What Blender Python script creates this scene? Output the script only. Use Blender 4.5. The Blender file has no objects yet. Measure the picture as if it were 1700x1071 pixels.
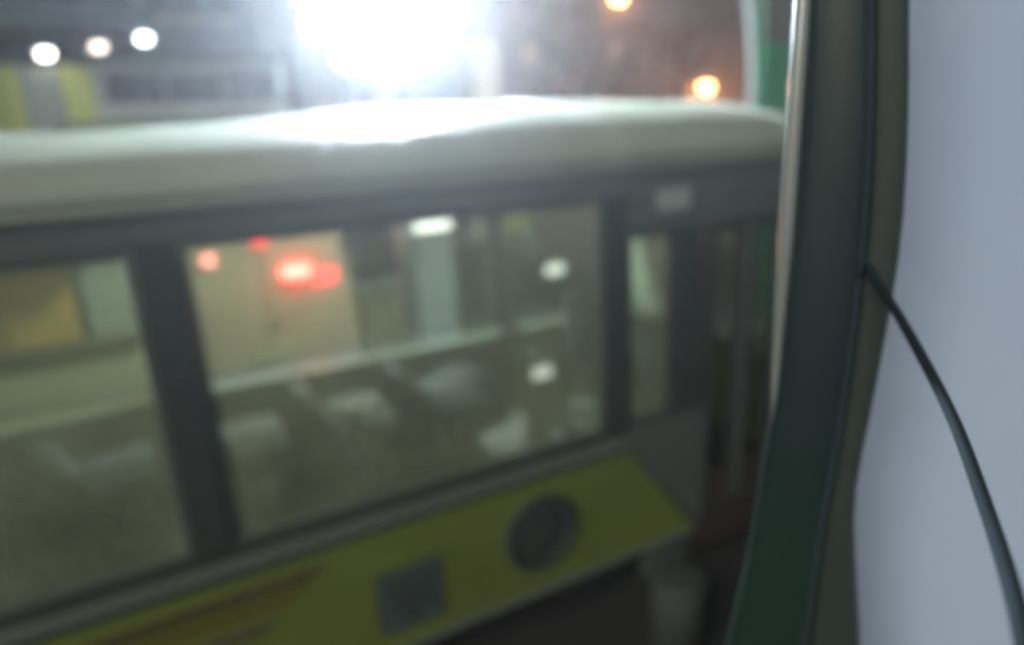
import bpy, bmesh, math, random
from mathutils import Vector, Matrix
random.seed(7)
R = math.radians
sc = bpy.context.scene
C = sc.collection

# ------------------------------------------------------------------ camera
cd = bpy.data.cameras.new("camera")
cam = bpy.data.objects.new("camera", cd); C.objects.link(cam)
cd.sensor_width = 36.0; cd.lens = 23.23; cd.clip_start = 0.02; cd.clip_end = 900
CH = 2.95
rx, ry, rz = (0.87725257, -0.47790277, -0.04513179), (0.17349017, 0.22798501, 0.9580835), (-0.44758138, -0.84831113, 0.28291187)
m = Matrix(((rx[0], ry[0], rz[0], 0), (rx[1], ry[1], rz[1], 0), (rx[2], ry[2], rz[2], CH), (0, 0, 0, 1)))
cam.matrix_world = m
cd.dof.use_dof = True
cd.dof.focus_distance = 0.62
cd.dof.aperture_fstop = 1.28
sc.camera = cam

# ------------------------------------------------------------------ world, soft fill sun added for the near side, exposure
w = bpy.data.worlds.new("World"); sc.world = w; w.use_nodes = True
nt = w.node_tree; nt.nodes.clear()
wo = nt.nodes.new("ShaderNodeOutputWorld"); bg = nt.nodes.new("ShaderNodeBackground"); sky = nt.nodes.new("ShaderNodeTexSky")
sky.sky_type = 'NISHITA'; sky.sun_disc = False
SUN_EL, SUN_AZ = R(30), R(240)            # azimuth clockwise from +Y: from behind the camera, to its left
sky.sun_elevation = SUN_EL; sky.sun_rotation = SUN_AZ
sky.dust_density = 4.0; sky.ozone_density = 0.6
bg.inputs[1].default_value = 0.012
nt.links.new(sky.outputs[0], bg.inputs[0]); nt.links.new(bg.outputs[0], wo.inputs[0])
sd = bpy.data.lights.new("sun", 'SUN'); sd.energy = 1.3; sd.angle = R(35); sd.color = (0.98, 1.0, 0.84)
so = bpy.data.objects.new("sun", sd); C.objects.link(so)
tosun = Vector((math.sin(SUN_AZ) * math.cos(SUN_EL), math.cos(SUN_AZ) * math.cos(SUN_EL), math.sin(SUN_EL)))
so.rotation_euler = tosun.to_track_quat('Z', 'Y').to_euler(); so.location = (0, -10, 20)
vs = sc.view_settings
vs.view_transform = 'Standard'; vs.look = 'None'; vs.gamma = 1; vs.use_curve_mapping = False; vs.exposure = 0.45
sc.cycles.use_denoising = True
sc.cycles.filter_width = 4.0
sc.cycles.max_bounces = 8; sc.cycles.transparent_max_bounces = 16; sc.cycles.volume_bounces = 0
sc.cycles.sample_clamp_indirect = 6.0

# ------------------------------------------------------------------ materials
def mat(name, col, rough=0.5, metal=0.0, var=0.15, scale=6.0, bump=0.0, coat=0.0, dirt=None, dirt_amt=0.0, fade=None):
    mt = bpy.data.materials.new(name); mt.use_nodes = True
    n = mt.node_tree.nodes; l = mt.node_tree.links
    b = n["Principled BSDF"]
    b.inputs["Metallic"].default_value = metal
    b.inputs["Coat Weight"].default_value = coat
    tc = n.new("ShaderNodeTexCoord")
    nz = n.new("ShaderNodeTexNoise"); nz.inputs["Scale"].default_value = scale; nz.inputs["Detail"].default_value = 6; nz.inputs["Roughness"].default_value = 0.6
    l.new(tc.outputs["Object"], nz.inputs["Vector"])
    mx = n.new("ShaderNodeMix"); mx.data_type = 'RGBA'
    mx.inputs[6].default_value = (*[c * (1 - var) for c in col], 1)
    mx.inputs[7].default_value = (*[min(1, c * (1 + var)) for c in col], 1)
    l.new(nz.outputs[0], mx.inputs[0])
    out = mx.outputs[2]
    if dirt:
        n2 = n.new("ShaderNodeTexNoise"); n2.inputs["Scale"].default_value = scale * 0.35; n2.inputs["Detail"].default_value = 8
        l.new(tc.outputs["Object"], n2.inputs["Vector"])
        rp = n.new("ShaderNodeMapRange"); rp.inputs[1].default_value = 0.45; rp.inputs[2].default_value = 0.7; rp.inputs[4].default_value = dirt_amt
        l.new(n2.outputs[0], rp.inputs[0])
        m2 = n.new("ShaderNodeMix"); m2.data_type = 'RGBA'; m2.inputs[7].default_value = (*dirt, 1)
        l.new(rp.outputs[0], m2.inputs[0]); l.new(out, m2.inputs[6]); out = m2.outputs[2]
    if fade:      # two paints meeting in a worn, feathered edge along the height
        sp = n.new("ShaderNodeSeparateXYZ"); l.new(tc.outputs["Object"], sp.inputs[0])
        ad = n.new("ShaderNodeMath"); ad.operation = 'MULTIPLY_ADD'; ad.inputs[1].default_value = .25; l.new(nz.outputs[0], ad.inputs[0]); l.new(sp.outputs[2], ad.inputs[2])
        mr = n.new("ShaderNodeMapRange"); mr.interpolation_type = 'SMOOTHSTEP'; mr.inputs[1].default_value = fade[1] + .12; mr.inputs[2].default_value = fade[2] + .12
        l.new(ad.outputs[0], mr.inputs[0]); m4 = n.new("ShaderNodeMix"); m4.data_type = 'RGBA'; m4.inputs[6].default_value = (*fade[0], 1)
        l.new(mr.outputs[0], m4.inputs[0]); l.new(out, m4.inputs[7]); out = m4.outputs[2]
    l.new(out, b.inputs["Base Color"])
    rr = n.new("ShaderNodeMapRange"); rr.inputs[3].default_value = max(0.02, rough - 0.08); rr.inputs[4].default_value = min(1, rough + 0.08)
    l.new(nz.outputs[0], rr.inputs[0]); l.new(rr.outputs[0], b.inputs["Roughness"])
    if bump:
        bp = n.new("ShaderNodeBump"); bp.inputs["Strength"].default_value = bump; bp.inputs["Distance"].default_value = 0.02
        l.new(nz.outputs[0], bp.inputs["Height"]); l.new(bp.outputs[0], b.inputs["Normal"])
    return mt
def glow(name, col, st):
    mt = bpy.data.materials.new(name); mt.use_nodes = True
    b = mt.node_tree.nodes["Principled BSDF"]
    b.inputs["Base Color"].default_value = (*[min(.8, c) for c in col], 1)
    b.inputs["Emission Color"].default_value = (*col, 1); b.inputs["Emission Strength"].default_value = st
    return mt
def glassmat(name, tint=(0.86, 0.9, 0.86), refl=1.0, grime_veil=0.0):
    mt = bpy.data.materials.new(name); mt.use_nodes = True
    n = mt.node_tree.nodes; l = mt.node_tree.links; n.clear()
    o = n.new("ShaderNodeOutputMaterial"); mx = n.new("ShaderNodeMixShader"); t = n.new("ShaderNodeBsdfTransparent"); g = n.new("ShaderNodeBsdfGlossy")
    fr = n.new("ShaderNodeFresnel"); fr.inputs[0].default_value = 1.45
    ml = n.new("ShaderNodeMath"); ml.operation = 'MULTIPLY'; ml.inputs[1].default_value = refl
    t.inputs[0].default_value = (*tint, 1); g.inputs["Roughness"].default_value = 0.03
    ge = n.new("ShaderNodeNewGeometry"); iv = n.new("ShaderNodeMath"); iv.operation = 'SUBTRACT'; iv.inputs[0].default_value = refl
    l.new(ge.outputs["Backfacing"], iv.inputs[1]); iv.use_clamp = True; l.new(iv.outputs[0], ml.inputs[1])   # reflect on the outer face only
    l.new(fr.outputs[0], ml.inputs[0]); l.new(ml.outputs[0], mx.inputs[0]); l.new(t.outputs[0], mx.inputs[1]); l.new(g.outputs[0], mx.inputs[2])
    if grime_veil:  # pane dirt plus a painted pale veil that lifts the dark interior
        df = n.new("ShaderNodeBsdfDiffuse"); df.inputs[0].default_value = (.56, .64, .44, 1); m3 = n.new("ShaderNodeMixShader")
        tc = n.new("ShaderNodeTexCoord"); nz = n.new("ShaderNodeTexNoise"); nz.inputs["Scale"].default_value = 2.2; nz.inputs["Detail"].default_value = 7
        rp = n.new("ShaderNodeMapRange"); rp.inputs[1].default_value = .3; rp.inputs[2].default_value = .75; rp.inputs[3].default_value = grime_veil * .55; rp.inputs[4].default_value = grime_veil * 1.5
        l.new(tc.outputs["Object"], nz.inputs["Vector"]); l.new(nz.outputs[0], rp.inputs[0]); l.new(rp.outputs[0], m3.inputs[0])
        l.new(mx.outputs[0], m3.inputs[1]); l.new(df.outputs[0], m3.inputs[2]); mx = m3
    l.new(mx.outputs[0], o.inputs[0])
    return mt

M = dict(
    lime=mat("lime_paint", (0.16, 0.195, 0.036), .5, var=.12, scale=3, coat=.3, dirt=(.12, .135, .045), dirt_amt=.5),
    roof=mat("roof_paint", (0.335, 0.37, 0.29), .5, var=.1, scale=2.5, dirt=(.21, .24, .175), dirt_amt=.7),
    dark=mat("dark_trim", (0.046, 0.055, 0.049), .45, var=.25, scale=8),
    band=mat("cantrail_grey", (0.105, 0.118, 0.108), .4, var=.2, scale=5),
    grey=mat("grey_trim", (0.15, 0.16, 0.14), .45, var=.15, scale=8),
    steel=mat("steel", (0.5, 0.52, 0.5), .3, metal=.9, var=.1),
    rubber=mat("rubber", (0.022, 0.022, 0.023), .8, var=.3, scale=20, bump=.2),
    lining=mat("lining", (0.20, 0.21, 0.15), .6, var=.15, scale=4),
    floor=mat("bus_floor_vinyl", (0.07, 0.07, 0.055), .75, var=.3),
    sill=mat("sill_paint", (0.17, 0.20, 0.14), .5, var=.15),
    seat=mat("seat_fabric", (0.022, 0.025, 0.02), .85, var=.35, scale=25, bump=.2),
    seat2=mat("seat_olive", (0.04, 0.038, 0.022), .8, var=.3, scale=25, bump=.2),
    brown=mat("stripe_brown", (0.09, 0.07, 0.03), .45),
    ochre=mat("stripe_ochre", (0.14, 0.11, 0.02), .45),
    taupe=mat("stripe_taupe", (0.11, 0.105, 0.06), .45),
    slate=mat("slate_panel", (0.075, 0.10, 0.10), .45),
    beige=mat("beige_paint", (0.27, 0.215, 0.115), .5, var=.12, dirt=(.19, .165, .10), dirt_amt=.5),
    cream=mat("cream_paint", (0.26, 0.245, 0.13), .55, var=.12),
    orange=mat("orange_paint", (0.36, 0.22, 0.03), .55, var=.15),
    sage=mat("sage_paint", (0.19, 0.22, 0.15), .5, var=.12),
    white=mat("white_paint", (0.45, 0.50, 0.46), .45, var=.06),
    wall=mat("wall_paint", (0.58, 0.69, 1.0), .45, var=.10, scale=3.0, dirt=(.53, .64, .90), dirt_amt=.7),
    post=mat("post_paint", (0.013, 0.026, 0.030), .42, var=.3, scale=5, fade=((0.013, 0.034, 0.027), 2.25, 2.62)),
    qgrey=mat("quarter_grey", (0.10, 0.11, 0.10), .5),
    rust=mat("door_brown", (0.055, 0.040, 0.034), .6, var=.35),
    bolgrey=mat("bollard_grey", (0.055, 0.06, 0.055), .8, var=.3),
    olive=mat("post_olive", (0.032, 0.043, 0.038), .6, var=.2, scale=5),
    green=mat("post_green", (0.017, 0.045, 0.033), .5, var=.2, scale=6),
    trim=mat("trim_alloy", (0.62, 0.66, 0.66), .22, metal=.7, var=.08),
    cable=mat("cable_sheath", (0.018, 0.028, 0.033), .85, var=.2),
    asphalt=mat("asphalt", (0.030, 0.029, 0.028), .8, var=.3, scale=1.2, bump=.3, dirt=(.035, .035, .035), dirt_amt=.6),
    paving=mat("paving", (0.22, 0.21, 0.19), .8, var=.2, scale=3, bump=.2),
    linepaint=mat("line_paint", (0.7, 0.7, 0.66), .6, var=.2, scale=8),
    signgreen=mat("sign_green", (0.05, 0.30, 0.16), .4, var=.12),
    signpale=mat("sign_pale", (0.15, 0.17, 0.15), .45, var=.1),
    carpaint=mat("car_dark", (0.05, 0.058, 0.06), .25, var=.15, coat=.5),
    navy=mat("navy_cladding", (0.07, 0.10, 0.13), .5, var=.2, scale=2),
    facade=mat("facade_render", (0.20, 0.18, 0.15), .8, var=.25, scale=1),
    facade2=mat("facade_grey", (0.17, 0.18, 0.18), .8, var=.25, scale=1),
    limebright=mat("lime_board", (0.55, 0.62, 0.08), .5),
    ledgepale=mat("ledge_pale", (0.62, 0.66, 0.60), .6),
    shopgrey=mat("shop_grey", (0.36, 0.40, 0.38), .6, var=.15),
    limeyel=mat("lime_panel", (0.62, 0.68, 0.18), .5, var=.15),
    pole=mat("galvanised", (0.35, 0.36, 0.36), .45, metal=.5, var=.15),
    bark=mat("bark", (0.09, 0.065, 0.045), .9, var=.3, scale=14, bump=.5),
    darkglass=mat("dark_window", (0.02, 0.025, 0.03), .5, var=.2),
    leaf=mat("leaf", (0.06, 0.10, 0.03), .6, var=.5, scale=1.5),
    leaf2=mat("leaf_brown", (0.10, 0.075, 0.04), .65, var=.5, scale=1.5),
    glass=glassmat("bus_glass", (.94,.96,.93), grime_veil=.20), farglass=glassmat("far_glass", (.84,.88,.84)), carglass=glassmat("car_glass", (.35, .4, .4)),
    flood=glow("flood_lens", (0.90, 1.0, 1.0), 22), white_lamp=glow("white_lamp_glow", (1, .97, .85), 10),
    warm_lamp=glow("warm_lamp_glow", (1, .82, .68), 4), cool_lamp=glow("cool_lamp_glow", (.85, .98, 1), 10), sodium=glow("sodium_glow", (1, .36, .10), 40),
    red=glow("red_lamp_glow", (1, .07, .06), 30), red_dim=glow("red_lamp_dim", (1, .10, .10), 2.2), pink=glow("red_lamp_pale", (1, .40, .36), 2.5),
    head=glow("headlight_glow", (.95, 1, .95), 1.5), header=glow("lit_header", (1, 1, .95), 3.0), screen=glow("screen_glow", (.9, 1, .92), .8),
    litsign=glow("lit_sign_cream", (1, .84, .62), .14), litwhite=glow("lit_sign_white", (.85, .95, 1), .42), amber=glow("lit_window", (1, .7, .4), .5),
)

M['cable'].node_tree.nodes['Principled BSDF'].inputs['Specular IOR Level'].default_value = .08
# ------------------------------------------------------------------ mesh helpers
def obj(name, bm, mt, parent=None, loc=None, bevel=0.0, smooth=False):
    me = bpy.data.meshes.new(name)
    if bevel:
        bmesh.ops.bevel(bm, geom=[e for e in bm.edges], offset=bevel, segments=2, affect='EDGES', clamp_overlap=True)
    bmesh.ops.recalc_face_normals(bm, faces=bm.faces)
    bm.to_mesh(me); bm.free()
    if smooth:
        for p in me.polygons: p.use_smooth = True
    o = bpy.data.objects.new(name, me); C.objects.link(o)
    me.materials.append(M[mt] if isinstance(mt, str) else mt)
    if parent: o.parent = parent
    if loc: o.location = loc
    return o
def box(bm, x0, x1, y0, y1, z0, z1):
    v = [bm.verts.new(p) for p in ((x0, y0, z0), (x1, y0, z0), (x1, y1, z0), (x0, y1, z0), (x0, y0, z1), (x1, y0, z1), (x1, y1, z1), (x0, y1, z1))]
    for f in ((3, 2, 1, 0), (4, 5, 6, 7), (0, 1, 5, 4), (1, 2, 6, 5), (2, 3, 7, 6), (3, 0, 4, 7)): bm.faces.new([v[i] for i in f])
    return bm
def bx(name, x0, x1, y0, y1, z0, z1, mt, parent=None, bevel=0.0):
    return obj(name, box(bmesh.new(), x0, x1, y0, y1, z0, z1), mt, parent, bevel=bevel)
def boxes(name, lst, mt, parent=None, bevel=0.0):
    b = bmesh.new()
    for a in lst: box(b, *a)
    return obj(name, b, mt, parent, bevel=bevel)
def prism(bm, pts, y0, y1):       # polygon in (x, z), extruded along y
    a = [bm.verts.new((x, y0, z)) for x, z in pts]; b = [bm.verts.new((x, y1, z)) for x, z in pts]
    bm.faces.new(a); bm.faces.new(b[::-1])
    for i in range(len(pts)):
        j = (i + 1) % len(pts); bm.faces.new((a[j], a[i], b[i], b[j]))
    return bm
def loft(bm, rings, closed=True, cap=True):
    vr = [[bm.verts.new(p) for p in r] for r in rings]; n = len(rings[0])
    for a, b in zip(vr, vr[1:]):
        for i in range(n if closed else n - 1):
            j = (i + 1) % n; bm.faces.new((a[i], a[j], b[j], b[i]))
    if cap:
        bm.faces.new(vr[0][::-1]); bm.faces.new(vr[-1])
    return bm
def ring(name, x0, x1, y0, y1, z0, z1, t, mt, parent=None):    # one connected rectangular frame facing y
    b = bmesh.new(); L = []
    for y in (y0, y1):
        L.append([[b.verts.new((x, y, z)) for x, z in ((x0 + q, z0 + q), (x1 - q, z0 + q), (x1 - q, z1 - q), (x0 + q, z1 - q))] for q in (0, t)])
    for i in range(4):
        j = (i + 1) % 4
        for k in (0, 1): b.faces.new((L[k][0][i], L[k][0][j], L[k][1][j], L[k][1][i]))
        for q in (0, 1): b.faces.new((L[0][q][i], L[0][q][j], L[1][q][j], L[1][q][i]))
    return obj(name, b, mt, parent)
def tube(bm, pts, rad, n=8):
    pts = [Vector(p) for p in pts]; rings = []
    up = None
    for i, p in enumerate(pts):
        t = (pts[min(i + 1, len(pts) - 1)] - pts[max(i - 1, 0)]).normalized()
        if up is None: up = t.orthogonal().normalized()
        up = (up - t * up.dot(t)).normalized(); s = t.cross(up)
        r = rad[i] if isinstance(rad, (list, tuple)) else rad
        rings.append([p + (up * math.cos(2 * math.pi * k / n) + s * math.sin(2 * math.pi * k / n)) * r for k in range(n)])
    return loft(bm, rings)
def tb(name, pts, rad, mt, parent=None, n=8):
    return obj(name, tube(bmesh.new(), pts, rad, n), mt, parent, smooth=True)
def smooth_path(pts, sub=6):
    P = [Vector(p) for p in pts]; out = []
    for i in range(len(P) - 1):
        a, b, c, d = P[max(i - 1, 0)], P[i], P[i + 1], P[min(i + 2, len(P) - 1)]
        for k in range(sub):
            t = k / sub
            out.append(0.5 * ((2 * b) + (c - a) * t + (2 * a - 5 * b + 4 * c - d) * t * t + (3 * b - a - 3 * c + d) * t ** 3))
    out.append(P[-1]); return out
def disc(bm, cx, y0, y1, cz, prof, n=28):   # lathe about the y axis through (cx, cz); prof = [(radius, y)]
    return loft(bm, [[(cx + r * math.cos(2 * math.pi * k / n), y, cz + r * math.sin(2 * math.pi * k / n)) for k in range(n)] for r, y in prof])
def empty(name, loc=(0, 0, 0), rz=0.0):
    o = bpy.data.objects.new(name, None); C.objects.link(o); o.location = loc; o.rotation_euler = (0, 0, rz); o.empty_display_size = .2
    return o
def tag(o, label=None, cat=None, group=None, kind=None):
    if label: o["label"] = label
    if cat: o["category"] = cat
    if group: o["group"] = group
    if kind: o["kind"] = kind
    return o
def copy_tree(o, parent=None):
    c = o.copy(); C.objects.link(c)
    if parent: c.parent = parent
    for ch in list(o.children): copy_tree(ch, c)
    return c
def struct(o): return tag(o, kind="structure")

# ------------------------------------------------------------------ ground
struct(bx("road", -400, 400, -300, 11.0, -0.3, 0.0, "asphalt"))
struct(bx("pavement", -400, 400, 11.15, 500, -0.3, 0.12, "paving"))
kerb = empty("kerb", (0, 11.075, 0)); struct(kerb)
for i in range(34):
    o = bx("kerbstone", -14 + i * 1.0, -13.01 + i * 1.0, -0.074, 0.074, -0.3, 0.124, "paving", kerb, bevel=.012)
for i in range(-3, 5):
    struct(bx("lane_line", i * 4.0, i * 4.0 + 2.0, 6.0, 6.12, 0.0, 0.004, "linepaint"))

# ------------------------------------------------------------------ the lime bus
Y0, Y1 = 2.84, 5.34
bus = tag(empty("city_bus", (0, 0, 0)), "lime green city bus with big windows passing close by, pale roof under the floodlight", "bus")
XR, XF = -6.6, 4.15
# lower flanks
obj("side_skirt", prism(bmesh.new(), [(XR, .36), (2.79, .36), (2.25, 1.06), (XR, 1.06)], Y0, Y0 + .06), "lime", bus)
obj("quarter_panel", prism(bmesh.new(), [(2.83, .36), (2.86, .36), (2.86, 1.2), (2.20, 1.2), (2.20, 1.127), (2.255, 1.063)], Y0 + .004, Y0 + .06), "qgrey", bus)
bx("side_skirt", XR, 3.9, Y1 - .06, Y1, .36, 1.06, "lime", bus)
bx("skirt_edge", XR, 2.80, Y0 - .02, Y0 + .03, .325, .358, "grey", bus, bevel=.006)
bx("belt_moulding", XR, 2.22, Y0 - .022, Y0 + .03, 1.10, 1.165, "grey", bus, bevel=.008)
bx("belt_gap", XR, 2.22, Y0 + .006, Y0 + .06, 1.062, 1.098, "dark", bus)
bx("belt_rail", XR, 2.22, Y0 + .004, Y0 + .06, 1.168, 1.215, "dark", bus)
for (xa, za, zb, dx, mt) in ((.42, .93, .985, .10, "brown"), (.34, .85, .905, .12, "ochre"), (.20, .73, .80, .12, "taupe"), (.05, .60, .66, .12, "brown")):
    obj("stripe", prism(bmesh.new(), [(XR, za), (xa - dx, za), (xa, zb), (XR, zb)], Y0 - .006, Y0 - .0005), mt, bus)
# round cover and square hatch on the skirt
rc = obj("round_cover", disc(bmesh.new(), 1.62, 0, 0, .735, [(.235, Y0 - .002), (.235, Y0 - .022), (.205, Y0 - .034), (.185, Y0 - .024), (.178, Y0 - .012)], 36), "dark", bus)
obj("cover_face", disc(bmesh.new(), 1.62, 0, 0, .735, [(.176, Y0 - .010), (.172, Y0 - .022), (.06, Y0 - .03), (.05, Y0 - .036), (.02, Y0 - .036)], 36), "dark", rc)
for k in range(5):
    bx("louvre", 1.50 + abs(k - 2) * .02, 1.74 - abs(k - 2) * .02, Y0 - .04, Y0 - .024, .635 + k * .045, .655 + k * .045, "dark", rc)
hp = bx("access_hatch", .65, 1.0, Y0 - .014, Y0 - .002, .46, .83, "slate", bus, bevel=.006)
bx("hatch_handle", .79, .86, Y0 - .028, Y0 - .013, .50, .53, "dark", hp)
for k in range(4):
    bx("slat", .70, .95, Y0 - .024, Y0 - .013, .58 + k * .055, .60 + k * .055, "dark", hp)
# cantrail and pillars
bx("cantrail", XR, XF - .1, Y0 + .005, Y0 + .10, 2.585, 2.705, "band", bus)
bx("cantrail", XR, XF - .1, Y1 - .10, Y1 - .005, 2.585, 2.705, "band", bus)
bx("door_header", 2.24, 3.52, Y0 - .004, Y0 + .08, 2.375, 2.583, "band", bus)
bx("gutter", XR, XF - .05, Y0 - .03, Y0 + .04, 2.707, 2.735, "roof", bus, bevel=.01)
bx("route_plate", 2.42, 2.66, Y0 - .016, Y0 - .005, 2.47, 2.59, "shopgrey", bus, bevel=.004)
PX = [-6.52, -4.38, -2.20, -0.02, 2.16]
for i, x in enumerate(PX):
    hw = .075 if i else .06
    bx("window_pillar", x - hw, x + hw, Y0 + .002, Y0 + .09, 1.217, 2.583, "dark", bus, bevel=.008)
FX = PX[:-1] + [2.66]
for x in FX + [3.9]:
    bx("window_pillar", x - .05, x + .05, Y1 - .08, Y1 - .002, 1.20, 2.583, "dark", bus)
for a, b_ in zip(PX, PX[1:]):
    f = ring("window", a + .077, b_ - .077, Y0 + .02, Y0 + .05, 1.218, 2.582, .03, "band", bus)
    bx("pane", a + .108, b_ - .108, Y0 + .032, Y0 + .038, 1.249, 2.551, "glass", f)
for a, b_ in zip(FX, FX[1:]):
    f = ring("window", a + .052, b_ - .052, Y1 - .05, Y1 - .02, 1.2, 2.582, .03, "band", bus)
    bx("pane", a + .083, b_ - .083, Y1 - .038, Y1 - .032, 1.231, 2.551, "farglass", f)
f = ring("window", 2.713, 3.848, Y1 - .05, Y1 - .02, 1.2, 2.582, .03, "band", bus)
bx("pane", 2.744, 3.817, Y1 - .038, Y1 - .032, 1.231, 2.551, "farglass", f)
# far wall inside: lining under the window and the pale sill ledge
bx("wall_lining", XR, 3.9, Y1 - .10, Y1 - .063, .42, 1.06, "lining", bus)
bx("window_ledge", XR, 3.9, Y1 - .17, Y1 - .062, 1.062, 1.15, "sill", bus, bevel=.012)
bx("side_lining", XR, 2.2, Y0 + .062, Y0 + .09, .42, 1.16, "lining", bus)
bx("floor_deck", XR, XF - .15, Y0 + .062, Y1 - .062, .34, .41, "floor", bus)
bx("ceiling", XR, XF - .15, Y0 + .102, Y1 - .102, 2.70, 2.74, "lining", bus)
# quarter window, door post, front door leaves
f = ring("window", 2.24, 2.58, Y0 + .02, Y0 + .05, 1.22, 2.372, .035, "dark", bus)
bx("pane", 2.276, 2.544, Y0 + .032, Y0 + .038, 1.256, 2.336, "glass", f)
bx("door_post", 2.60, 2.80, Y0 + .004, Y0 + .12, 1.203, 2.373, "dark", bus, bevel=.01)
for (a, b_) in ((2.865, 3.165), (3.20, 3.50)):
    d = ring("door", a, b_, Y0 + .02, Y0 + .07, .42, 2.36, .055, "dark", bus)
    bx("pane", a + .056, b_ - .056, Y0 + .04, Y0 + .046, .70, 2.304, "farglass", d); bx("kick_plate", a + .056, b_ - .056, Y0 + .03, Y0 + .06, .476, .698, "rust", d)
    tb("handle", [(a + .09, Y0 + .1, 1.0), (a + .09, Y0 + .1, 1.8)], .014, "steel", d)
bx("door_seal", 3.168, 3.197, Y0 + .015, Y0 + .075, .45, 2.35, "grey", bus)
bx("front_pillar", 3.52, 3.66, Y0 + .003, Y0 + .10, .36, 2.583, "dark", bus, bevel=.01)
bx("step_panel", 2.87, 3.50, Y0 + .03, Y0 + .2, .12, .40, "rust", bus)
bx("mud_flap", 2.42, 2.80, Y0 + .05, Y0 + .10, .06, .32, "qgrey", bus, bevel=.008)
# front end (faces +x) with windscreen, bumper and lamps
bx("front_panel", XF - .12, XF, Y0 + .05, Y1 - .05, .36, 1.15, "lime", bus, bevel=.03)
bx("bumper", XF + .003, XF + .10, Y0 + .05, Y1 - .05, .30, .62, "dark", bus, bevel=.03)
wsn = obj("windscreen", prism(bmesh.new(), [(XF - .12, 2.50), (XF - .04, 2.50), (XF - .04, 2.56), (XF - .12, 2.56)], Y0 + .07, Y1 - .07), "dark", bus)
bx("screen_pillar", XF - .12, XF - .04, Y0 + .07, Y0 + .14, 1.155, 2.498, "dark", bus); bx("screen_pillar", XF - .12, XF - .04, Y1 - .14, Y1 - .07, 1.155, 2.498, "dark", bus)
bx("pane", XF - .085, XF - .075, Y0 + .142, Y1 - .142, 1.156, 2.498, "glass", wsn)
bx("destination_box", XF - .14, XF - .02, Y0 + .12, Y1 - .12, 2.565, 2.74, "dark", bus)
bx("front_corner", 3.664, XF - .125, Y0 + .003, Y0 + .06, .36, 1.15, "lime", bus)
fc = bx("side_glass", 3.664, XF - .125, Y0 + .032, Y0 + .038, 1.16, 2.58, "glass", bus)
bx("front_corner", 3.902, XF - .125, Y1 - .06, Y1 - .003, .36, 1.15, "lime", bus)
for y in (Y0 + .3, Y1 - .3):
    obj("headlight", loft(bmesh.new(), [[(x, y + r * math.cos(t * .3927), .78 + .7 * r * math.sin(t * .3927)) for t in range(16)] for x, r in ((XF - .01, .16), (XF + .012, .15), (XF + .03, .08))]), "grey", bus, smooth=True)
bx("rear_wall", XR - .06, XR - .003, Y0 + .02, Y1 - .02, .36, 2.75, "lime", bus)
# roof: arched shell with a low pod
def arch(x, crest, inset=0.0, base=2.737):
    prof = [(0, 0), (.025, .24), (.09, .45), (.25, .63), (.55, .81), (.9, .945), (1.25, 1.0)]
    pts = [(Y0 + inset + a * (1.25 - inset) / 1.25, base + q * (crest - base)) for a, q in prof]
    pts += [(Y0 + Y1 - a, q) for a, q in pts[-2::-1]]
    return [(x, a, q) for a, q in pts]
ROOF = [(XR, 3.0), (-3, 3.02), (-.6, 3.03), (.3, 3.045), (.8, 3.075), (1.3, 3.10), (2.2, 3.11), (3.0, 3.105), (3.6, 3.08), (4.0, 3.02), (4.12, 2.95), (4.17, 2.86)]
obj("roof", loft(bmesh.new(), [arch(x, c) for x, c in ROOF]), "roof", bus, smooth=True)
for x, c in ((-4.2, 3.012), (-2.1, 3.024), (-.6, 3.03), (.8, 3.075), (2.2, 3.11), (3.6, 3.08)):
    tb("roof_seam", [(p[0], p[1], p[2] - .002) for p in arch(x, c)], .011, "roof", bus, 6)
bx("roof_vent", -.35, .05, 3.9, 4.4, 3.0, 3.075, "roof", bus, bevel=.02)
hatch = bx("roof_hatch", -1.9, -1.1, 3.7, 4.5, 2.99, 3.06, "roof", bus, bevel=.02)
# wheels
def wheel(x, y):
    t = obj("wheel", disc(bmesh.new(), x, 0, 0, .48, [(.27, y), (.42, y), (.475, y + .04), (.48, y + .14), (.475, y + .24), (.42, y + .28), (.27, y + .28)], 32), "rubber", bus, smooth=True)
    obj("rim", disc(bmesh.new(), x, 0, 0, .48, [(.265, y + .01), (.25, y + .05), (.12, y + .06), (.11, y + .01), (.02, y + .0)], 24), "grey", t)
for x in (2.05, -4.0):
    wheel(x, Y0 + .12); wheel(x, Y1 - .42)
bx("chassis", XR + .2, XF - .3, Y0 + .5, Y1 - .5, .22, .338, "rubber", bus)
# seats: part > backrest, head_rest, leg
def seat(x, y, mt, z=.41, bh=.46, rail=True):
    s = bx("seat", x - .02, x + .42, y, y + .43, z + .40, z + .50, mt, bus, bevel=.03)
    b = bmesh.new()
    loft(b, [[(x - .10 - .16 * t + dx, y + .215 + sx * (.215 - .03 * t * t), z + .46 + bh * t) for dx, sx in ((0, -1), (0, 1), (.09, 1), (.09, -1))] for t in (0, .35, .7, 1.0)])
    obj("backrest", b, mt, s, bevel=.015)
    boxes("seat_leg", [(x + .12, x + .17, y + .19, y + .24, z, z + .4)], "steel", s)
    if rail: tb("grab_rail", [(x - .26, y + .06, z + .90), (x - .28, y + .08, z + .97), (x - .28, y + .35, z + .97), (x - .26, y + .37, z + .90)], .014, "dark", s)
for i, x in enumerate((-3.3, -2.5, -1.7, -.42, .30, 1.05)):
    for y in (Y0 + .12, Y0 + .57):
        seat(x, y, "seat" if i not in (5,) else "seat2")
for i, x in enumerate((-3.1, -2.3, -1.5, -.7, .15, .95, 1.7)):
    for y in (Y1 - .62, Y1 - 1.07):
        seat(x, y, "seat2" if i % 3 != 0 else "seat", .41, .26, False)
for (x, y) in ((-1.0, 4.0), (-2.7, 4.0)):
    tb("grab_pole", [(x, y, .41), (x, y, 2.70)], .017, "steel", bus)
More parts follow.
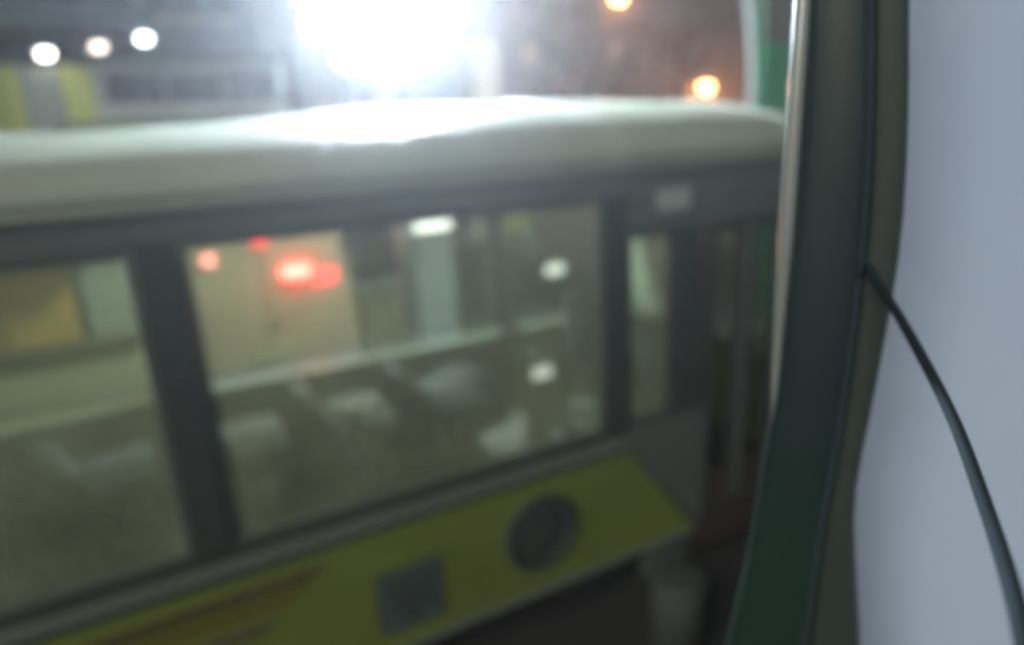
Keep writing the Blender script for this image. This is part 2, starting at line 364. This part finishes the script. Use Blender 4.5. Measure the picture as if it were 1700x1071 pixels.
# driver's place and ticket machine
tm = bx("ticket_machine", 2.28, 2.46, 4.05, 4.2, .41, 1.24, "dark", bus, bevel=.02)
bx("screen", 2.29, 2.45, 4.035, 4.047, 1.12, 1.21, "screen", tm)
ds = bx("driver_seat", 3.27, 3.70, 4.5, 5.0, .78, .90, "seat", bus, bevel=.03)
bx("backrest", 3.18, 3.28, 4.5, 5.0, .92, 1.50, "seat", ds, bevel=.03)
bx("pedestal", 3.35, 3.6, 4.6, 4.9, .41, .778, "dark", ds)
bx("dashboard", 3.72, 4.02, 4.2, 5.2, .6, 1.22, "dark", bus, bevel=.04)
b = bmesh.new(); tube(b, [(3.62 + .09 * math.sin(a), 4.72 + .22 * math.cos(a), 1.26 + .2 * math.sin(a)) for a in [k * math.pi / 8 for k in range(16)]] + [(3.62, 4.94, 1.26)], .016, 6)
obj("steering_wheel", b, "rubber", bus, smooth=True)
bx("cab_partition", 2.75, 2.79, 4.35, 5.15, .41, 1.02, "dark", bus)

# ------------------------------------------------------------------ near things: post, white wall, cable
# the post stands about a metre from the camera; sections along its height in a vertical plane
P0 = Vector((.824, .566, 0)); DIR = Vector((.824, .566, 0)); RT = Vector((.566, -.824, 0))
def interp(tab, z):
    if z <= tab[0][1]: return tab[0][0]
    for (a, za), (b_, zb) in zip(tab, tab[1:]):
        if z <= zb: 
            t = (z - za) / (zb - za); return a + (b_ - a) * t
    return tab[-1][0]
LT = [(-.19, 1.2), (-.161, 1.876), (-.132, 2.063), (-.103, 2.28), (-.094, 2.446), (-.080, 2.559), (-.079, 2.735), (-.074, 2.862), (-.073, 2.98), (-.078, 3.089), (-.085, 3.192), (-.10, 3.6)]
MT = [(-.02, 1.2), (-.002, 1.949), (.0, 2.112), (.006, 2.363), (.014, 2.467), (.018, 2.573), (.022, 2.741), (.019, 2.862), (.012, 2.974), (.001, 3.08), (-.008, 3.179), (-.03, 3.6)]
RTT = [(.10, 1.2), (.088, 1.99), (.070, 2.139), (.052, 2.269), (.038, 2.382), (.050, 2.541), (.058, 2.685), (.062, 2.784), (.053, 2.936), (.038, 3.076), (.028, 3.173), (-.005, 3.6)]
def smoothtab(tab, z):  # small running mean so the outline curves
    return sum(interp(tab, z + d) for d in (-.06, -.03, 0, .03, .06)) / 5
post = tag(empty("curved_post", (.824, .566, 0)), "tall dark curved post with pale metal edge, standing in front of the white wall", "post")
def section_piece(name, lt, rt, z0, z1, depth, off, mt, back=0.0, n=10, step=.045):
    rings = []
    k = max(2, int((z1 - z0) / step))
    for i in range(k + 1):
        z = z0 + (z1 - z0) * i / k
        a, b_ = lt(z), rt(z); c, h = (a + b_) / 2, (b_ - a) / 2
        ring = []
        for q in range(20):
            t = 2 * math.pi * q / 20
            ex = .45
            sx = math.copysign(abs(math.cos(t)) ** ex, math.cos(t)); sy = math.copysign(abs(math.sin(t)) ** ex, math.sin(t))
            ring.append(RT * (c + h * sx) + DIR * (off + depth * sy) + Vector((0, 0, z)))
        rings.append(ring)
    return obj(name, loft(bmesh.new(), rings), mt, post, smooth=True)
section_piece("post_shell", lambda z: smoothtab(LT, z), lambda z: smoothtab(MT, z), 0.0, 3.9, .045, .02, "post", step=.05)
section_piece("side_flange", lambda z: smoothtab(MT, z) - .006, lambda z: smoothtab(RTT, z), 0.0, 3.9, .03, .035, "olive", step=.06)
tr = []
for i in range(30):
    z = 2.50 + 1.4 * i / 29
    s = -.081
    tr.append(RT * s + DIR * (-.012) + Vector((0, 0, z)))
tb("edge_trim", tr, [.004 + .007 * min(1, (k / 6)) for k in range(30)], "trim", post, 10)
# wall
b = bmesh.new(); prism(b, [(1.22, 0), (1.30, 0), (1.30, 4.0), (1.22, 4.0)], -1.6, .86)
tag(obj("white_wall", b, "wall", bevel=.012), "bluish white painted wall panel behind the dark curved post", "wall")
cab = smooth_path([(.905, .628, 2.86), (.875, .590, 2.785), (.845, .553, 2.748), (.789, .470, 2.707), (.718, .383, 2.671), (.648, .313, 2.649), (.553, .236, 2.633), (.477, .184, 2.635), (.416, .146, 2.637), (.36, .111, 2.622), (.30, .07, 2.55), (.27, .03, 2.40), (.26, 0.0, 2.0), (.26, -.02, 1.0), (.26, -.02, .006)])
tag(tb("cable", cab, .0058, "cable", None, 10), "thin black cable sagging from the dark post across the white wall", "cable")

# ------------------------------------------------------------------ seen through and over the bus
van = tag(empty("beige_van", (0, 7.0, 0)), "beige van seen from behind through the bus windows with red tail lamps lit", "van")
b = bmesh.new()
vx0, vx1 = -.05, 1.78
rings = []
for y, zt, ins in ((0, 2.26, .06), (.12, 2.32, .03), (2.2, 2.34, .02), (3.0, 2.2, .06), (3.45, 1.45, .05), (4.0, 1.2, .10)):
    rings.append([(vx0 + ins, y, .42), (vx0, y, .75), (vx0 + .02, y, 1.3), (vx0 + .10 + ins * .3, y, zt - .12), (vx0 + .25, y, zt), (vx1 - .25, y, zt), (vx1 - .10 - ins * .3, y, zt - .12), (vx1 - .02, y, 1.3), (vx1, y, .75), (vx1 - ins, y, .42)])
obj("body", loft(b, rings), "beige", van)
bx("bumper", vx0 - .02, vx1 + .02, -.10, .05, .40, .62, "grey", van, bevel=.03)
bx("rear_door", vx0 + .16, .855, -.02, -.002, .66, 1.92, "beige", van, bevel=.008)
bx("rear_door", .865, vx1 - .16, -.02, -.002, .66, 1.92, "beige", van, bevel=.008)
bx("door_handle", .88, 1.0, -.045, -.021, 1.12, 1.16, "beige", van)
bx("number_plate", .62, 1.1, -.03, -.021, .74, .86, "cream", van)
bx("brake_lamp", 1.05, 1.33, -.075, -.021, 1.575, 1.685, "red", van, bevel=.02)
bx("brake_lamp", .81, .95, -.05, -.021, 1.935, 2.02, "red_dim", van, bevel=.015)
bx("marker_lamp", .34, .44, -.05, -.021, 1.80, 1.90, "pink", van, bevel=.015)
bx("tail_lamp", 1.36, 1.60, -.035, -.021, 1.46, 1.62, "red_dim", van, bevel=.01)
for x in (vx0 + .06, vx1 - .26):
    for y in (.7, 3.2):
        t = obj("wheel", loft(bmesh.new(), [[(x + dx, y + r * math.cos(k * .2618), .32 + r * math.sin(k * .2618)) for k in range(24)] for dx, r in ((0, .2), (.0, .3), (.03, .32), (.17, .32), (.2, .3), (.2, .2))]), "rubber", van, smooth=True)

rl = bpy.data.lights.new("brake_glow", 'POINT'); rl.energy = 14; rl.color = (1, .05, .04); rl.shadow_soft_size = .06
ro = bpy.data.objects.new("brake_glow", rl); C.objects.link(ro); ro.parent = van; ro.location = (1.22, -.20, 1.62)
kio = tag(empty("street_kiosk", (-1.4, 7.0, 0)), "street kiosk with orange and sage shutters over a cream counter front", "kiosk")
bx("counter_front", -1.3, 1.10, 0.0, .10, .10, 1.20, "cream", kio, bevel=.01)
bx("counter_top", -1.34, 1.14, -.06, .35, 1.203, 1.235, "brown", kio)
for (a, b_) in ((-1.28, -.66), (-.62, .04), (.08, .63)):
    s = bx("shutter", a, b_, .02, .06, 1.25, 1.93, "orange", kio)
    for k in range(7): bx("slat", a + .015, b_ - .015, .004, .018, 1.27 + k * .092, 1.345 + k * .092, "orange", s)
s = bx("shutter", .72, 1.12, .02, .06, 1.25, 2.02, "sage", kio)
bx("side_wall", -1.34, -1.30, .11, 1.8, .1, 2.1, "sage", kio); bx("side_wall", 1.125, 1.165, .11, 1.8, .1, 2.1, "sage", kio)
bx("back_wall", -1.29, 1.12, 1.76, 1.8, .1, 2.1, "sage", kio)
bx("fascia", -1.36, 1.18, -.04, .08, 2.03, 2.25, "dark", kio); bx("kiosk_roof", -1.42, 1.22, -.3, 1.9, 2.253, 2.32, "dark", kio)
bx("plinth", -1.3, 1.12, .02, 1.78, 0, .098, "dark", kio)

vend = tag(empty("vending_cabinet", (3.13, 8.0, 0)), "white vending cabinet with a lit white header beside the dark car", "cabinet")
bx("cabinet_body", -.28, .28, 0, .6, .08, 1.90, "white", vend, bevel=.02)
bx("lit_header", -.25, .24, -.03, -.002, 1.74, 1.88, "header", vend, bevel=.008)
bx("door_panel", -.25, .25, -.022, -.002, .95, 1.70, "white", vend, bevel=.008)
bx("delivery_hatch", -.22, .22, -.022, -.002, .20, .80, "shopgrey", vend, bevel=.008)
for x in (-.26, .18):
    for y in (.03, .5): bx("foot", x, x + .08, y, y + .07, 0, .079, "dark", vend)
ub = tag(empty("utility_box", (2.30, 7.7, 0)), "cream utility box standing between beige van and vending cabinet", "utility box")
bx("box_body", -.26, .24, 0, .4, .06, 1.16, "cream", ub, bevel=.02)
bx("box_cap", -.29, .27, -.03, .43, 1.162, 1.21, "shopgrey", ub, bevel=.01)
bx("plinth", -.24, .22, .01, .38, 0, .058, "dark", ub)
bx("box_door", -.20, .18, -.016, -.002, .14, 1.08, "cream", ub, bevel=.006)

car = tag(empty("dark_car", (4.05, 8.9, 0)), "dark hatchback car with headlight on, seen through the bus window", "car")
def carring(y, ins=0.0):
    return [(x, y, z) for x, z in ((-1.62, .30), (-1.72, .62), (-1.66, .92), (-1.42, 1.30 - ins), (-1.15, 1.42 - ins), (-.1, 1.44 - ins), (.45, 1.30 - ins), (.88, .98), (1.40, .90), (1.62, .76), (1.66, .40), (1.55, .27))]
obj("body", loft(bmesh.new(), [[(x * .97, .0, z) for x, _, z in [(p[0], 0, min(p[2], .92)) for p in carring(0)]], [(p[0], .06, min(p[2], .95)) for p in carring(0)], [(p[0] * .98, .18, p[2] - .02) for p in carring(0)], carring(.4), carring(1.2), [(p[0] * .98, 1.42, p[2] - .02) for p in carring(0)], [(p[0], 1.54, min(p[2], .95)) for p in carring(0)], [(p[0] * .97, 1.6, min(p[2], .92)) for p in carring(0)]]), "carpaint", car, smooth=False)
bx("side_window", -1.1, -.32, .085, .10, .98, 1.30, "darkglass", car, bevel=.006); bx("side_window", -.26, .36, .085, .10, .98, 1.28, "darkglass", car, bevel=.006)
bx("headlight", 1.30, 1.63, -.05, .10, .66, .80, "head", car, bevel=.03)
bx("headlight", 1.30, 1.64, 1.36, 1.57, .68, .80, "head", car, bevel=.03)
tb("roof_rail", [(-1.2, .2, 1.45), (-.6, .2, 1.47), (-.1, .2, 1.46)], .015, "steel", car)
for x in (-1.12, 1.02):
    for y in (-.03, 1.42):
        t = obj("wheel", disc(bmesh.new(), x, 0, 0, .30, [(.19, y + .0), (.28, y), (.30, y + .03), (.30, y + .17), (.28, y + .2), (.19, y + .2)], 24), "rubber", car, smooth=True)
        obj("rim", disc(bmesh.new(), x, 0, 0, .30, [(.19, y + .02), (.06, y + .005), (.02, y + .0)], 18), "grey", t)
yb = tag(empty("barrier", (5.55, 10.6, 0)), "yellow street barrier with white upright behind the dark car", "barrier")
bx("barrier_board", -.45, .5, 0, .05, 1.12, 1.45, "limebright", yb, bevel=.008); bx("post", -.60, -.46, -.02, .08, 0, 1.85, "ledgepale", yb, bevel=.01); bx("post", .52, .60, -.02, .06, 0, 1.5, "white", yb, bevel=.01)
bx("lower_rail", -.49, .51, 0, .05, .95, 1.04, "white", yb)

bol = tag(empty("concrete_bollard", (2.26, 2.40, 0)), "short grey concrete bollard on the road below the yellow skirt end of the bus", "bollard")
obj("shaft", loft(bmesh.new(), [[(rr * math.cos(k * .3142), rr * math.sin(k * .3142), z) for k in range(20)] for z, rr in ((.03, .165), (.44, .155), (.455, .15), (.46, .14), (.462, .05))]), "bolgrey", bol, smooth=True)
obj("foot", loft(bmesh.new(), [[(rr * math.cos(k * .3142), rr * math.sin(k * .3142), z) for k in range(20)] for z, rr in ((0, .17), (.02, .17), (.029, .14))]), "bolgrey", bol)

# floodlight on its pole, just beyond the bus
mast = tag(empty("floodlight_mast", (2.11, 6.4, 0)), "floodlight pole with a blinding white round lamp cluster above the bus roof", "floodlight")
tb("pole", [(.1, .16, 0), (.1, .16, 2.4), (.1, .16, 4.9)], [.06, .05, .04], "pole", mast, 14)
bx("base_plate", -.05, .25, .01, .31, 0, .02, "pole", mast)
tb("arm", [(.1, .14, 4.34), (.06, .08, 4.26), (0, .03, 4.22)], .03, "pole", mast)
HEADS = [(0, 0)] + [(.30 * math.cos(k * math.pi / 3), .30 * math.sin(k * math.pi / 3)) for k in range(6)] + [(.60 * math.cos(k * math.pi / 6), .60 * math.sin(k * math.pi / 6)) for k in range(12)]  # outer rings of heads added to widen the white core to its glare
for xx, zz in HEADS:
    zz += 4.20
    h = obj("lamp_head", loft(bmesh.new(), [[(xx + r * math.cos(k * .3927), y, zz + r * math.sin(k * .3927)) for k in range(16)] for y, r in ((.03, .06), (-.02, .12), (-.09, .165), (-.10, .165))]), "pole", mast, smooth=True)
    obj("lens", loft(bmesh.new(), [[(xx + r * math.cos(k * .3927), y, zz + r * math.sin(k * .3927)) for k in range(16)] for y, r in ((-.102, .16), (-.125, .13), (-.135, .05))]), "flood", h, smooth=True)
fl = bpy.data.lights.new("flood_beam", 'POINT'); fl.energy = 2500; fl.color = (.74, .87, 1.0); fl.shadow_soft_size = .2
fo = bpy.data.objects.new("flood_beam", fl); C.objects.link(fo); fo.parent = mast; fo.location = (0, -.40, 4.16)

# bus-station canopy, upper left
can = tag(empty("canopy", (-1.4, 14.0, .12)), "dark street canopy with white lamps over lime and grey panels, far behind the bus", "canopy")
bx("canopy_roof", -3.2, 2.0, -.3, 2.6, 4.72, 5.05, "navy", can)
for x in (-2.9, -.9, .95): tb("post", [(x, .05, 0), (x, .05, 4.71)], .07, "pole", can)
for (a, b_, mt) in ((-2.8, -2.0, "darkglass"), (-1.95, -.98, "limeyel"), (-.83, -.2, "limeyel"), (-.18, .38, "shopgrey"), (.40, .85, "limeyel")):
    bx("wall_panel", a, b_, .3, .36, 0, 4.2, mt, can)
bx("back_wall", -3.1, 1.9, 2.4, 2.5, 0, 4.7, "facade2", can)
for (x, y, z, mt) in ((-2.0, -.1, 4.2, "white_lamp"), (.29, 0, 4.30, "white_lamp"), (1.08, 0, 4.42, "warm_lamp"), (1.79, 0, 4.56, "cool_lamp")):
    h = bx("lamp_housing", x - .16, x + .16, y - .1, y + .1, z + .10, z + .16, "dark", can)
    obj("lamp_lens", loft(bmesh.new(), [[(x + r * math.cos(k * .5236), y + r * .8 * math.sin(k * .5236), zz) for k in range(12)] for zz, r in ((z + .098, .10), (z + .03, .105), (z - .01, .06))]), mt, h, smooth=True)
    if x < -1: h.location.z = -.15
    tb("hanger", [(x, y, z + .161), (x, y, 4.72)], .012, "dark", can, 6)

shop = tag(empty("low_shop", (.9, 12.6, .12)), "low grey shop with dark window band above a pale ledge", "shop")
bx("wall", -1.35, 1.45, 0, 5.0, 0, 3.3, "shopgrey", shop); bx("ledge", -1.4, 1.5, -.25, 0, 3.26, 3.42, "ledgepale", shop, bevel=.02)
bx("upper_wall", -1.35, 1.45, .1, 5.0, 3.45, 4.12, "shopgrey", shop)
for k in range(3): 
    f = bx("window", -1.22 + k * .88, -.42 + k * .88, .06, .098, 3.50, 3.92, "darkglass", shop)
bx("roof_edge", -1.4, 1.5, -.05, 5.05, 4.123, 4.2, "dark", shop)
sg = tag(empty("white_sign", (2.0, 12.9, .12)), "pale lit white sign on a dark post beside the low shop", "sign")
tb("post", [(.55, 0, 0), (.55, 0, 4.4)], .08, "dark", sg); bx("sign_board", -.05, .42, -.04, .04, 3.65, 4.2, "litwhite", sg, bevel=.01); bx("bracket", .42, .5, -.02, .02, 3.85, 3.95, "dark", sg)
tow = tag(empty("navy_tower", (2.2, 22.0, .12)), "tall dark blue clad tower block between canopy and floodlight", "building")
bx("wall", -2.6, 1.2, 0, 6, 0, 11, "navy", tow)
for r_ in range(3):
    for k in range(4): 
        f = bx("window", -2.3 + k * .85, -1.75 + k * .85, -.04, -.002, 4.0 + r_ * 2.2, 5.3 + r_ * 2.2, "darkglass", tow)
        bx("sill", -2.35 + k * .85, -1.7 + k * .85, -.08, -.002, 3.9 + r_ * 2.2, 3.997 + r_ * 2.2, "shopgrey", f)

lt = tag(empty("lit_pylon", (9.95, 20.0, .12)), "cream lit pylon sign right of the floodlight above the bus roof", "sign")
bx("sign_box", -.75, .62, 0, .4, 1.2, 5.65, "cream", lt, bevel=.03); bx("lit_face", -.35, .55, -.03, -.003, 2.6, 5.5, "litsign", lt, bevel=.01); bx("footing", -.6, .5, .05, .35, 0, 1.197, "dark", lt)
bx("lower_face", .0, .55, -.03, -.003, 1.3, 2.55, "amber", lt)

def building(name, x, y, wdt, hgt, dep, mt, label, nx, nz, lit):
    bl = tag(empty(name, (x, y, .12)), label, "building", "buildings along the far side of the street")
    bx("wall", 0, wdt, 0, dep, 0, hgt, mt, bl)
    bx("roof_edge", -.15, wdt + .15, -.15, dep, hgt + .003, hgt + .35, "facade2", bl)
    px_ = wdt / nx; pz = hgt / nz
    for i in range(nx):
        for j in range(nz):
            f = bx("window", (i + .25) * px_, (i + .75) * px_, -.06, -.003, (j + .3) * pz, (j + .78) * pz, "shopgrey", bl)
            bx("pane", (i + .29) * px_, (i + .71) * px_, -.075, -.063, (j + .34) * pz, (j + .74) * pz, "amber" if (i, j) in lit else "darkglass", f)
building("apartment_block", 8.5, 31, 7.0, 8.5, 7, "facade", "beige apartment block behind the lit pylon", 4, 3, ())
building("apartment_block", 16.5, 36, 9.0, 11, 7, "facade2", "grey apartment block behind the trees with one lit window", 5, 4, ((2, 2),))
building("apartment_block", 27, 40, 10.0, 9, 7, "facade", "brown apartment block on the far right behind the lamps", 5, 3, ((1, 2),))
building("apartment_block", -14, 27, 10.0, 9.5, 7, "facade2", "dark grey block on the far left behind the canopy", 5, 4, ())

# sodium street lamps
def street_lamp(x, y, h, label):
    s = tag(empty("street_lamp", (x, y, .12)), label, "street lamp", "orange street lamps behind the bus")
    return s
lp = street_lamp(22.0, 30.0, 8.7, "orange street lamp, the higher one, over the middle of the bus roof")
tb("pole", [(0, 0, 0), (0, 0, 8.3), (0, -.2, 8.75), (0, -.9, 8.95)], [.09, .07, .06, .05], "pole", lp)
h = bx("lamp_head", -.16, .16, -1.5, -.85, 8.84, 8.99, "pole", lp, bevel=.03)
obj("lens", loft(bmesh.new(), [[(r * math.cos(k * .5236), -1.18 + 1.4 * r * math.sin(k * .5236), z) for k in range(12)] for z, r in ((8.838, .22), (8.68, .22), (8.56, .10))]), "sodium", h, smooth=True)
l2 = copy_tree(lp); l2.location = (25.6, 27.5, -4.25)
l2["label"] = "orange street lamp, the lower one, beside the green sign"
def rescale_pole(o):   # the lower lamp stands on a shorter pole
    for ch in o.children:
        ch.data = ch.data.copy() if ch.data else None
        if ch.name.startswith("pole"):
            for v in ch.data.vertices:
                if v.co.z < 1: v.co.z = 4.37
rescale_pole(l2)
for s, zz, e in ((lp, 8.45, 800), (l2, 8.45, 800)):
    pl = bpy.data.lights.new("lamp_light", 'POINT'); pl.energy = e; pl.color = (1, .38, .12); pl.shadow_soft_size = .25
    po = bpy.data.objects.new("lamp_light", pl); C.objects.link(po); po.parent = s; po.location = (0, -1.18, zz)

# green totem beyond the front of the bus
gt = tag(empty("green_totem", (6.85, 5.95, 0)), "green street totem with pale curved frame standing beyond the bus front", "sign")
bx("board", -.20, .60, 0, .12, .3, 5.0, "signgreen", gt, bevel=.02)
fr = smooth_path([(-.24, .06, 0), (-.25, .06, 2.9), (-.27, .06, 3.5), (-.36, .06, 4.1), (-.50, .06, 4.6), (-.7, .06, 5.1)])
tb("frame", fr, .05, "signpale", gt); bx("cap_panel", -.2, .6, -.014, -.002, 3.78, 4.4, "signpale", gt); bx("base", -.3, .7, -.1, .22, 0, .25, "grey", gt, bevel=.02)

# trees
def tree(x, y, h, rad, label, mt, seed):
    rnd = random.Random(seed)
    t = tag(empty("street_tree", (x, y, .12)), label, "tree", "street trees behind the bus roof")
    b = bmesh.new(); tube(b, [(0, 0, 0), (.05, .03, h * .3), (.0, .1, h * .55), (.1, 0, h * .85)], [.2, .16, .1, .03], 8)
    limbs = []
    for k in range(9):
        a = rnd.uniform(0, 6.28); z = h * rnd.uniform(.3, .7); e = Vector((math.cos(a) * rad * .8, math.sin(a) * rad * .8, z + rnd.uniform(.5, 1.6)))
        tube(b, [(0, 0, z), e * .5 + Vector((0, 0, z * .5 + .15)), e], [.07, .045, .015], 5); limbs.append(e)
    obj("trunk", b, "bark", t, smooth=True)
    b = bmesh.new()
    cl = [(e, rnd.uniform(.4, .9) * rad * .5) for e in limbs] + [(Vector((rnd.gauss(0, rad * .4), rnd.gauss(0, rad * .4), h * rnd.uniform(.55, 1.0))), rad * rnd.uniform(.25, .5)) for _ in range(16)]
    for c, r in cl:
        for _ in range(130):
            d = Vector((rnd.gauss(0, 1), rnd.gauss(0, 1), rnd.gauss(0, .8))).normalized() * r * rnd.uniform(.4, 1.05)
            p = c + d; u = Vector((rnd.gauss(0, 1), rnd.gauss(0, 1), rnd.gauss(0, 1))).normalized(); v = u.orthogonal().normalized(); s = rnd.uniform(.06, .13)
            b.faces.new([b.verts.new(q) for q in (p - u * s, p + v * s * .5, p + u * s, p - v * s * .5)])
    obj("crown", b, mt, t)
tree(14.5, 22.0, 7.0, 2.4, "bushy green street tree left of the lower orange lamp", "leaf", 1)
tree(18.6, 20.5, 8.2, 2.6, "brownish street tree next to the green totem", "leaf2", 2)
tree(11.8, 26.0, 5.8, 2.0, "small green street tree behind the cream pylon", "leaf", 3)

# ------------------------------------------------------------------ thin haze, added for the glow around the lamps
b = bmesh.new(); box(b, -60, 80, -30, 62, -1.3, 14.5)
hm = bpy.data.materials.new("haze_air"); hm.use_nodes = True; n = hm.node_tree.nodes; n.clear()
ho = n.new("ShaderNodeOutputMaterial"); pv = n.new("ShaderNodeVolumePrincipled"); pv.inputs["Color"].default_value = (.9, .93, 1, 1)
pv.inputs["Density"].default_value = 0.0085; pv.inputs["Anisotropy"].default_value = .78
hm.node_tree.links.new(pv.outputs[0], ho.inputs["Volume"])
tag(obj("haze", b, hm), kind="stuff")
